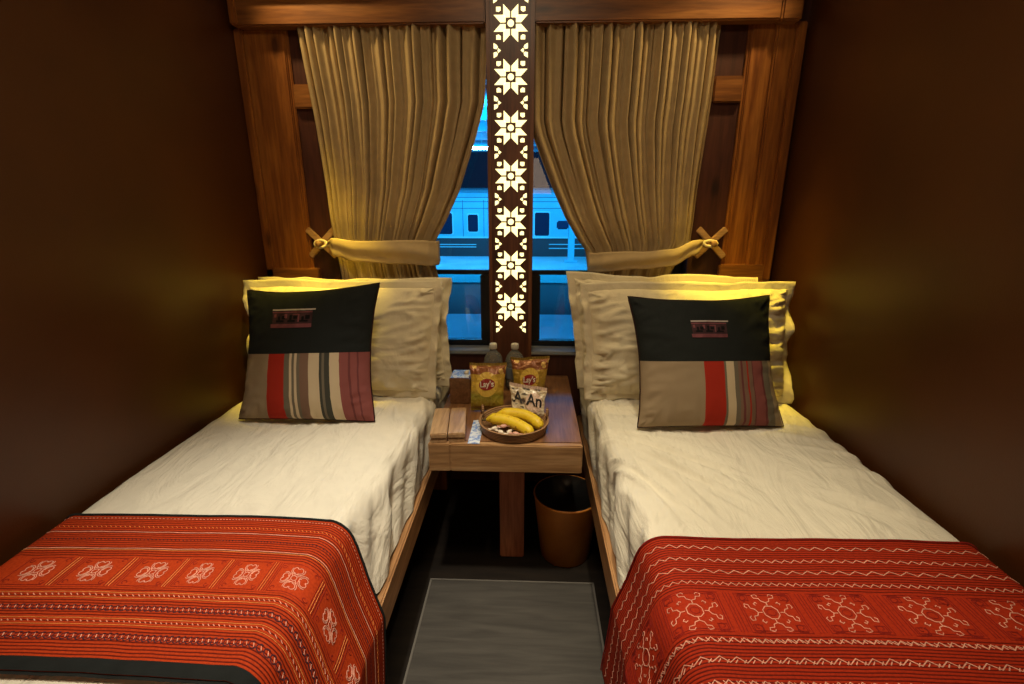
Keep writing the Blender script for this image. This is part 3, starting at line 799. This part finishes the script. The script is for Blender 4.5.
def cushion(TL, TR, BL, BR, th, seed, m, patch, label):
    P, nn = pillow_fn(TL, TR, BL, BR, th, .075, seed, .004, .46, .02)
    e = empty('cushion', (V(BL)+V(BR))/2, label, 'cushion')
    pillow_obj('cover', P, m, e, 60)
    tube('piping', seam_loop(P), .0028, 'piping', e, 6, True)
    a0, a1, b0, b1 = patch
    def pf(u, v): return P(a0+(a1-a0)*u, b0+(b1-b0)*v, 1)+nn*.0015
    def mp(name, u0, u1, v0, v1, mm, h=0):
        n1, n2 = max(3, int(30*(u1-u0))), max(3, int(14*(v1-v0))); vs, fs, uv = [], [], []
        for j in range(n2):
            for i in range(n1):
                u = u0+(u1-u0)*i/(n1-1); v = v0+(v1-v0)*j/(n2-1); vs.append(pf(u, v)+nn*h); uv.append((u, v))
        for j in range(n2-1):
            for i in range(n1-1): fs.append((j*n1+i, j*n1+i+1, (j+1)*n1+i+1, (j+1)*n1+i))
        return mesh(name, vs, fs, e, mm, True, uv)
    mp('woven_patch', 0, 1, 0, .9, 'patch'); mp('patch_trim', .0, 1.06, .90, .98, 'patch_line', .0006); mp('rose_band', -.04, 1.0, 0, .20, 'patch_rose', .0004); mp('rose_band', .0, 1.0, .78, .84, 'patch_rose', .0004)
    figs = [(.10,.30,.30,.40),(.14,.40,.20,.60),(.24,.44,.34,.62),(.40,.30,.60,.40),(.44,.40,.50,.66),(.54,.46,.64,.60),(.70,.30,.90,.38),(.74,.38,.80,.58),(.84,.44,.94,.64)]
    for a_, b_, c_, d_ in figs: mp('woven_figure', a_, c_, b_, d_, 'patch_black', .0005)
    for a_, b_, c_, d_ in ((.32,.50,.38,.72),(.66,.30,.69,.70),(.04,.55,.10,.72),(.52,.66,.70,.72)): mp('rose_figure', a_, c_, b_, d_, 'patch_rose', .0005)
    return e
cushion((-.838,1.475,.917), (-.420,1.475,.944), (-.862,1.362,.532), (-.430,1.357,.532), .13, 2.2, 'cush_l', (-.50,.14,.42,.72), 'striped cushion with black top on the left bed, red band left of its centre')
cushion((.345,1.470,.908), (.770,1.475,.913), (.375,1.347,.532), (.818,1.370,.532), .13, 6.6, 'cush_r', (-.24,.26,.38,.66), 'striped cushion with black top on the right bed, one wide red band at its centre')

# ------------------------------------------------------------------ table
TB = empty('bedside_table', (-.02, 1.5, 0), 'wooden table between the two beds on a single central leg', 'table')
box('tabletop', -.250, .205, 1.300, 1.880, .478, .500, 'table_y', TB, .003)
box('apron', -.250, -.185, 1.278, 1.300, .410, .500, 'table_h', TB, .003)
box('apron', -.185, .205, 1.278, 1.300, .410, .500, 'table_h', TB, .003)
box('side_apron', -.250, -.230, 1.300, 1.86, .410, .478, 'table_y', TB, .002)
box('side_apron', .185, .205, 1.300, 1.86, .410, .478, 'table_y', TB, .002)
box('leg', -.048, .034, 1.405, 1.47, 0, .478, 'leg_red', TB, .004)

bs = empty('serving_basket', (0, 1.385, .5), 'shallow round wicker tray holding bananas on the table', 'basket')
lathe('tray', [(.096,.001),(.101,.004),(.107,.030),(.110,.034),(.106,.036),(.102,.032),(.095,.008),(.0,.007)], 0, 1.385, .5, 'wicker', bs, 56)
for a in (radians(163), radians(8)):
    cx, cy = .105*cos(a), 1.385+.105*sin(a)
    tube('handle', [(cx-.010*sin(a)*s_*-1, cy+.010*cos(a)*s_, .532+h_) for s_, h_ in ((-1,0),(-1,.016),(-.6,.028),(0,.033),(.6,.028),(1,.016),(1,0))], .0035, 'wicker', bs, 8)
def banana(pts, label):
    e = empty('banana', pts[0], label, 'banana', )
    # smooth spline through pts
    P_ = [V(p) for p in pts]; out = []
    for i in range(len(P_)-1):
        p0, p1, p2, p3 = P_[max(0,i-1)], P_[i], P_[i+1], P_[min(len(P_)-1,i+2)]
        for k in range(8):
            t = k/8; out.append(.5*((2*p1)+(p2-p0)*t+(2*p0-5*p1+4*p2-p3)*t*t+(3*p1-p0-3*p2+p3)*t**3))
    out.append(P_[-1]); n = len(out)
    rad = [.004+.0145*min(1, (i/(n-1))*5)**1.2*min(1, (1-i/(n-1))*5.5+.1)**.6 for i in range(n)]
    tube('peel', out, rad, 'banana', e, 7)
    tube('stem', [out[0]-(out[2]-out[0]).normalized()*.014, out[0]], .0036, 'banana_tip', e, 8)
    tube('tip', [out[-1], out[-1]+(out[-1]-out[-3]).normalized()*.004], .0036, 'banana_tip', e, 8)
banana([(-.086,1.385,.531),(-.055,1.378,.537),(-.005,1.358,.537),(.036,1.330,.530),(.055,1.306,.524)], 'yellow banana in the wicker tray, the front one')
banana([(-.060,1.412,.534),(-.020,1.406,.543),(.030,1.392,.545),(.066,1.368,.538),(.083,1.342,.528)], 'yellow banana in the wicker tray, behind the front banana')
def candy(x, y, z, rot, m, label):
    e = bmesh.new(); bmesh.ops.create_uvsphere(e, u_segments=12, v_segments=8, radius=1)
    for v in e.verts: v.co = V((v.co.x*.011, v.co.y*.007, v.co.z*.006))
    for sx in (-1, 1):
        r = bmesh.ops.create_cone(e, cap_ends=True, segments=10, radius1=.0015, radius2=.007, depth=.010)
        for v in r['verts']:
            c = v.co.copy(); v.co = V((sx*(.0145+c.z), c.x*1.0, c.y*.45+.001*sin(c.x*900)))
    bmesh.ops.rotate(e, verts=e.verts, matrix=Matrix.Rotation(rot, 3, 'Z')); bmesh.ops.translate(e, verts=e.verts, vec=(x, y, z))
    o = bmobj('candy', e, None, m, True); tag(o, label, 'candy', 'wrapped sweets in the wicker tray')
for x, y, z, r_, m_ in ((-.058,1.352,.518,.5,'candy_w'),(-.038,1.328,.518,-.7,'candy_w'),(-.030,1.345,.529,.2,'candy_p'),(-.012,1.330,.518,1.1,'candy_w'),(.008,1.318,.518,-.2,'candy_p'),(.030,1.304,.517,.3,'candy_w')):
    candy(x, y, z, r_, m_, 'small wrapped sweet lying in the tray in front of the bananas')

# surface-following decals
def text_mesh(s, size):
    c = bpy.data.curves.new('txt', 'FONT'); c.body = s; c.size = size; c.align_x = 'CENTER'; c.align_y = 'CENTER'; c.offset = size*.018
    o = bpy.data.objects.new('txt', c); C.objects.link(o)
    dg = bpy.context.evaluated_depsgraph_get(); me = bpy.data.meshes.new_from_object(o.evaluated_get(dg))
    vs = [(v.co.x, v.co.y) for v in me.vertices]; fs = [tuple(p.vertices) for p in me.polygons]
    bpy.data.objects.remove(o); bpy.data.curves.remove(c); bpy.data.meshes.remove(me)
    return vs, fs
def decal(name, P, nn, vs, fs, m, parent, h, ca, cb, sx, sz, rot=0):
    out = []
    for x, z in vs:
        xr = x*cos(rot)-z*sin(rot); zr = x*sin(rot)+z*cos(rot)
        out.append(P(ca+xr/sx, cb+zr/sz, 1)+nn*h)
    return mesh(name, out, fs, parent, m)
def disc(rx, rz, n=32, rings=4):
    vs = [(0, 0)]; fs = []
    for r in range(1, rings+1):
        for i in range(n): a = 2*pi*i/n; vs.append((rx*r/rings*cos(a), rz*r/rings*sin(a)))
    for i in range(n): fs.append((0, 1+i, 1+(i+1) % n))
    for r in range(rings-1):
        for i in range(n): j = (i+1) % n; b = 1+r*n; fs.append((b+i, b+n+i, b+n+j, b+j))
    return vs, fs
def crisp_bag(TL, TR, BL, BR, th, m, seed, label, ca, cb, rot):
    P, nn = pillow_fn(TL, TR, BL, BR, th, .045, seed, .0035, .45)
    e = empty('crisp_bag', (V(BL)+V(BR))/2, label, 'snack bag')
    pillow_obj('bag', P, m, e, 40)
    W = (V(TR)-V(TL)).length/2; Hh = (V(TL)-V(BL)).length/2
    # crimped end seals
    for b_, nm in ((1, 1), (-1, -1)):
        vs, fs = [], []; n = 60; up = ((V(TL)-V(BL))).normalized()*(.009*b_)
        for i in range(n):
            a = -1+2*i/(n-1); q = P(a, b_, 0)
            vs += [q-up*.3, q+up+nn*.0012*sin(i*1.6)]
        for i in range(n-1): fs.append((2*i, 2*i+2, 2*i+3, 2*i+1))
        o = mesh('seal', vs, fs, e, m); md = o.modifiers.new('s', 'SOLIDIFY'); md.thickness = .001
    d = disc(.042, .044); decal('logo_sun', P, nn, *d, 'logo_yellow', e, .0010, ca, cb, W, Hh)
    d = disc(.031, .0205); decal('logo_oval', P, nn, *d, 'logo_red', e, .0020, ca, cb, W, Hh, rot)
    t = text_mesh("Lay's", .029); decal('lettering', P, nn, *t, 'logo_white', e, .0032, ca, cb+.01, W, Hh, rot)
    return e
crisp_bag((-.158,1.560,.650), (-.030,1.565,.650), (-.152,1.518,.510), (-.040,1.518,.510), .052, 'foil1', 3.3, 'yellow crisp bag with round red logo, left one behind the tray', -.02, .12, .06)
crisp_bag((-.020,1.655,.640), (.120,1.630,.656), (-.004,1.60,.512), (.095,1.60,.512), .045, 'foil2', 8.1, 'yellow crisp bag with red logo, right one behind the black and white pack', .05, -.05, .03)
# cookie pack
P, nn = pillow_fn((-.018,1.474,.612), (.104,1.462,.600), (-.008,1.432,.535), (.096,1.424,.524), .028, .04, 5.5, .003, .45)
pk = empty('snack_pack', (.04, 1.43, .53), 'small black and white snack pack leaning in the wicker tray', 'snack pack')
pillow_obj('wrapper', P, 'pack', pk, 36)
for b_ in (-1, 1):
    vs, fs = [], []
    for i in range(50):
        t_ = -1+2*i/49; q = P(t_, b_, 0); vs += [q, q+V((0,.002,.010*b_))+nn*.0015*sin(i*1.8)]
    for i in range(49): fs.append((2*i, 2*i+2, 2*i+3, 2*i+1))
    mesh('seal', vs, fs, pk, 'pack_disc')
decal('round_badge', P, nn, *disc(.031, .031), 'pack_disc', pk, .0012, .36, -.08, .06, .041)
decal('lettering', P, nn, *text_mesh('An', .050), 'ink', pk, .0028, .38, .05, .06, .041, -.05)
decal('lettering', P, nn, *text_mesh('A', .050), 'ink', pk, .0022, -.58, .15, .06, .041, -.1)

def bottle(x, y, label):
    e = empty('water_bottle', (x, y, .5), label, 'bottle', 'water bottles behind the crisp bags')
    lathe('bottle_body', [(.0,.001),(.029,.001),(.034,.006),(.036,.02),(.0345,.03),(.036,.04),(.036,.098),(.0355,.108),(.0335,.119),(.027,.134),(.015,.147),(.0115,.151),(.0115,.160),(.0,.160)], x, y, .5, 'pet', e, 28)
    lathe('label_band', [(.0366,.045),(.0368,.047),(.0368,.088),(.0366,.090)], x, y, .5, 'bottle_label', e, 28)
    lathe('water', [(.0,.003),(.032,.004),(.034,.100),(.031,.118),(.022,.132),(.0,.132)], x, y, .5, 'water', e, 24)
    lathe('cap', [(.0135,.156),(.0145,.158),(.0145,.172),(.013,.176),(.0,.176)], x, y, .5, 'cap', e, 24)
bottle(-.089, 1.735, 'clear water bottle with white cap behind the left crisp bag')
bottle(-.008, 1.735, 'clear water bottle with white cap behind the right crisp bag')

tb = empty('tissue_box', (-.196, 1.62, .5), 'square wooden box with blue printed top beside the left crisp bag', 'box')
box('box_body', -.232, -.160, 1.575, 1.665, .5, .594, 'table_y', tb, .003)
box('printed_top', -.228, -.164, 1.579, 1.661, .594, .5965, 'print_blue', tb, .001)
vs = [];
tube('tissue', [(-.178,1.62,.596),(-.174,1.618,.604),(-.168,1.622,.609)], [.010,.007,.002], 'logo_white', tb, 8)
for x0, x1, lb in ((-.244,-.194,'left of the pair'), (-.191,-.141,'right of the pair')):
    e = empty('wooden_box', ((x0+x1)/2, 1.38, .5), 'flat oblong wooden box at the table\'s left front, '+lb, 'box', 'flat wooden boxes on the table')
    box('box_body', x0+.001, x1-.001, 1.287, 1.470, .5, .513, 'boxwood', e, .002)
    box('lid', x0, x1, 1.285, 1.472, .515, .531, 'boxwood', e, .003)
    for c_ in e.children: c_.data.transform(Matrix.Translation((-.1935,1.285,0)) @ Matrix.Rotation(radians(6), 4, 'Z') @ Matrix.Translation((.1935,-1.285,0)))
tag(box('printed_card', -.133, -.098, 1.283, 1.440, .5002, .5022, 'print_blue', bev=.0004), 'blue and white printed card between wooden boxes and tray', 'card')

# ------------------------------------------------------------------ floor things
wb = empty('waste_bin', (.178, 1.445, 0), 'round orange-brown waste bin on the floor under the table', 'bin')
lathe('bin_body', [(.080,.0),(.086,.004),(.110,.228),(.113,.235),(.110,.238),(.106,.232),(.084,.012),(.0,.010)], .178, 1.445, 0, 'bin', wb, 48)
lathe('liner', [(.1085,.236),(.1060,.238),(.100,.225),(.078,.060),(.0,.050)], .178, 1.445, 0, 'liner', wb, 48)
bm = bmesh.new(); bmesh.ops.create_icosphere(bm, subdivisions=3, radius=.035)
for v in bm.verts: v.co = v.co*(1+.35*nz(v.co.x*60, v.co.y*60, v.co.z*60)); v.co += V((.185, 1.485, .165))
o = bmobj('crumpled_wrapper', bm, None, 'bin_red', True); tag(o, 'crumpled dark red wrapper inside the waste bin', 'litter')
mt = empty('floor_mat', (0, .4, 0), 'grey-brown mat on the floor between the beds', 'mat')
box('mat_body', -.262, .255, -.35, 1.285, .001, .007, 'mat', mt, .002)
box('mat_trim', -.268, -.262, -.35, 1.285, .001, .008, 'mat_edge', mt, .001)
box('mat_trim', .255, .261, -.35, 1.285, .001, .008, 'mat_edge', mt, .001)
box('mat_trim', -.268, .261, 1.285, 1.291, .001, .008, 'mat_edge', mt, .001)

# ------------------------------------------------------------------ station outside
S(box('ground', -30, 30, 4.0, 60, -2.1, -1.75, 'ballast', bev=0), 'dark trackbed outside')
pf = box('trim_4', -30, 30, 4.5, 10.8, -1.75, -1.3, 'concrete', bev=.05); S(pf, 'near station platform in blue light')
pf = box('trim_5', -30, 30, 17.6, 22.6, -1.75, -1.3, 'concrete', bev=.05); S(pf, 'far station platform in blue light')
tr = empty('train_carriage', (0, 25, -1.75), 'pale carriage with small windows standing across the platform, seen through the window', 'train')
bm = bmesh.new()
prf = [(25.0,-.62),(25.0,1.30),(25.12,1.52),(25.5,1.68),(26.4,1.80),(27.3,1.68),(27.7,1.52),(27.8,1.30),(27.8,-.62)]
a = [bm.verts.new((-14, y, z)) for y, z in prf]; b = [bm.verts.new((12, y, z)) for y, z in prf]
for i in range(len(prf)): j = (i+1) % len(prf); bm.faces.new((a[i], a[j], b[j], b[i]))
bm.faces.new(a[::-1]); bm.faces.new(b); bmesh.ops.recalc_face_normals(bm, faces=bm.faces)
bmobj('carriage_body', bm, tr, 'car')
box('underframe', -14, 12, 25.05, 27.7, -1.62, -.62, 'car_dark', tr, .02)
for x, w_, z0, z1 in ((-11.2,.74,-.45,.58),(-9.2,.74,-.45,.58),(-7.2,.74,-.45,.58),(-5.9,.74,-.45,.58),(-4.25,.74,-.45,.58),(-2.83,.50,-.33,.50),(.63,.72,-.52,.60),(2.6,.72,-.52,.60),(4.4,.72,-.52,.60),(6.2,.72,-.52,.60),(8,.72,-.52,.60),(9.8,.72,-.52,.60)):
    w = box('window_frame', x-w_/2-.05, x+w_/2+.05, 24.965, 25.02, z0-.06, z1+.06, 'car_line', tr, .04); g = box('window_glass', x-w_/2, x+w_/2, 24.94, 24.97, z0, z1, 'car_glass', tr, .04)
    g.parent = w; g.matrix_parent_inverse = Matrix()
for x in (-3.35, -2.30): box('door_seam', x, x+.03, 24.975, 25.0, -.62, 1.2, 'car_seam', tr, .002)
box('waist_stripe', -14, 12, 24.97, 25.0, -.66, -.58, 'car_line', tr, .005)
for z in (.78, 1.10, 1.30): box('panel_seam', -14, 12, 24.975, 25.0, z, z+.035, 'car_seam', tr, .002)
for z in (-.98, -1.18): box('lower_stripe', 1.0, 12, 25.02, 25.05, z, z+.04, 'car_line', tr, .002)
for z in (-1.0, -1.12): box('lower_stripe', -14, -2.7, 25.02, 25.05, z, z+.04, 'car_line', tr, .002)
for x in (-9.5, 7.5):
    bm = bmesh.new()
    for dx in (-.9, .9):
        r = bmesh.ops.create_cone(bm, cap_ends=True, segments=24, radius1=.42, radius2=.42, depth=.12)
        bmesh.ops.rotate(bm, verts=r['verts'], matrix=Matrix.Rotation(pi/2, 3, 'X')); bmesh.ops.translate(bm, verts=r['verts'], vec=(x+dx, 25.3, -1.33))
    box_bm(bm, x-1.4, x+1.4, 25.1, 25.25, -1.45, -1.05, .03); bmobj('bogie', bm, tr, 'ballast')
cn = empty('platform_canopy', (-1, 20, 3.4), 'station canopy roof with cross beams above the far platform', 'canopy')
box('roof', -16, 16, 13.5, 30.5, 4.1, 4.25, 'canopy', cn, .02)
for y in (14.2, 16.6, 19.2, 21.8, 24.4, 27): box('beam', -16, 16, y, y+.22, 3.62, 4.1, 'steel_blue', cn, .02)
for x in (-12, -5, 2, 9): box('purlin', x, x+.16, 13.6, 30.4, 3.45, 3.62, 'steel_blue', cn, .02)
for x, lb in ((1.75, 'blue-lit steel post holding up the canopy, right of the column'), (-9.6, 'blue-lit steel post holding up the canopy, far left')):
    e = empty('canopy_post', (x, 20.5, -1.3), lb, 'post')
    box('shaft', x-.13, x+.13, 20.4, 20.66, -1.3, 3.45, 'steel_blue', e, .02); box('foot_plate', x-.28, x+.28, 20.25, 20.81, -1.3, -1.2, 'steel_blue', e, .02)
    if x > 0: box('wall_speaker', x-.62, x-.15, 20.3, 20.6, .05, .38, 'car_glass', e, .05)
for x, y, z, lb in ((-1.86, 20, 3.16, 'bright fluorescent lamp hanging above the platform left of the column'),):
    e = empty('platform_lamp', (x, y, z), lb, 'lamp')
    box('tube_light', x-.38, x+.38, y-.10, y+.10, z-.09, z, 'platform_lamp', e, .02)
    box('housing', x-.46, x+.46, y-.16, y+.16, z, z+.10, 'steel_blue', e, .02)
    tube('hanger', [(x, y, z+.09), (x, y, 4.1)], .02, 'steel_blue', e)

# ------------------------------------------------------------------ lights
def area(name, loc, tgt, size, power, color, sy=None, spread=None):
    l = bpy.data.lights.new(name, 'AREA'); l.energy = power; l.color = color; l.size = size
    if sy: l.shape = 'RECTANGLE'; l.size_y = sy
    if spread: l.spread = spread
    o = bpy.data.objects.new(name, l); C.objects.link(o); o.location = loc
    o.rotation_euler = (V(tgt)-V(loc)).to_track_quat('-Z', 'Y').to_euler(); return o
def spot(name, loc, tgt, power, color, ang, blend=.6, rad=.02):
    l = bpy.data.lights.new(name, 'SPOT'); l.energy = power; l.color = color; l.spot_size = radians(ang); l.spot_blend = blend; l.shadow_soft_size = rad
    o = bpy.data.objects.new(name, l); C.objects.link(o); o.location = loc
    o.rotation_euler = (V(tgt)-V(loc)).to_track_quat('-Z', 'Y').to_euler(); return o
WARM = (1.0, .72, .40)
area('ceiling_light', (-.02, .60, 2.24), (-.02, .60, 0), .30, 9, (1.0,.78,.50), .30)
area('camera_fill_light', (.02, -.39, 1.30), (0, 1.4, .35), .5, 2.4, (1.0,.66,.36), .5)  # unseen fill added near camera height, stands in for bounced warm light
spot('reading_light_left', (-.66, 1.60, 2.20), (-.72, 1.68, .9), 150, (1.0,.70,.05), 28, 1.0)
spot('reading_light_right', (.72, 1.60, 2.20), (.76, 1.68, .9), 150, (1.0,.70,.05), 28, 1.0)
spot('curtain_light_left', (-.93, 1.62, 2.16), (-.42, 1.86, 1.30), 22, (1.0,.72,.32), 62, .9, .03)
spot('curtain_light_right', (.92, 1.62, 2.16), (.42, 1.86, 1.30), 22, (1.0,.72,.32), 62, .9, .03)
spot('downlight_left', (-.26, .92, 2.22), (-.34, .84, .5), 108, (1.0,.90,.70), 52, 1.0, .04)
spot('downlight_right', (.24, .96, 2.22), (.36, .94, .5), 78, (1.0,.86,.58), 52, 1.0, .04)
area('station_light', (0, 14, 3.3), (0, 25, .3), 14, 1900, (.01,.48,.95), 1.0)
area('station_light', (-2, 20, 3.0), (-2, 20, -2), 8, 450, (.03,.45,.95), 2.0)
area('station_light', (0, 8, 3.6), (0, 8.5, -2), 10, 260, (.02,.42,.95), 2.0)
area('station_light', (-5, 18, 1.0), (-4, 19, 5), 5, 260, (.02,.30,1.0), 2.0)

w = bpy.data.worlds.new('World'); bpy.context.scene.world = w; w.use_nodes = True
w.node_tree.nodes['Background'].inputs[0].default_value = (.010,.05,.14,1); w.node_tree.nodes['Background'].inputs[1].default_value = .25

# ------------------------------------------------------------------ camera
F, PIT, YAW = 485., radians(16.3), radians(2.1)
fw = V((-sin(YAW)*cos(PIT), cos(YAW)*cos(PIT), -sin(PIT))); rt = V((cos(YAW), sin(YAW), 0)); up = rt.cross(fw)
cam = bpy.data.cameras.new('camera'); cam.sensor_width = 36; cam.lens = F/1024*36; cam.clip_start = .02; cam.clip_end = 200
co = bpy.data.objects.new('camera', cam); C.objects.link(co)
co.matrix_world = Matrix(((rt.x, up.x, -fw.x, .045), (rt.y, up.y, -fw.y, 0), (rt.z, up.z, -fw.z, 1.19), (0,0,0,1)))
sc = bpy.context.scene; sc.camera = co
sc.view_settings.view_transform = 'Standard'; sc.view_settings.look = 'None'; sc.view_settings.gamma = 1; sc.view_settings.use_curve_mapping = False
sc.view_settings.exposure = 0.0
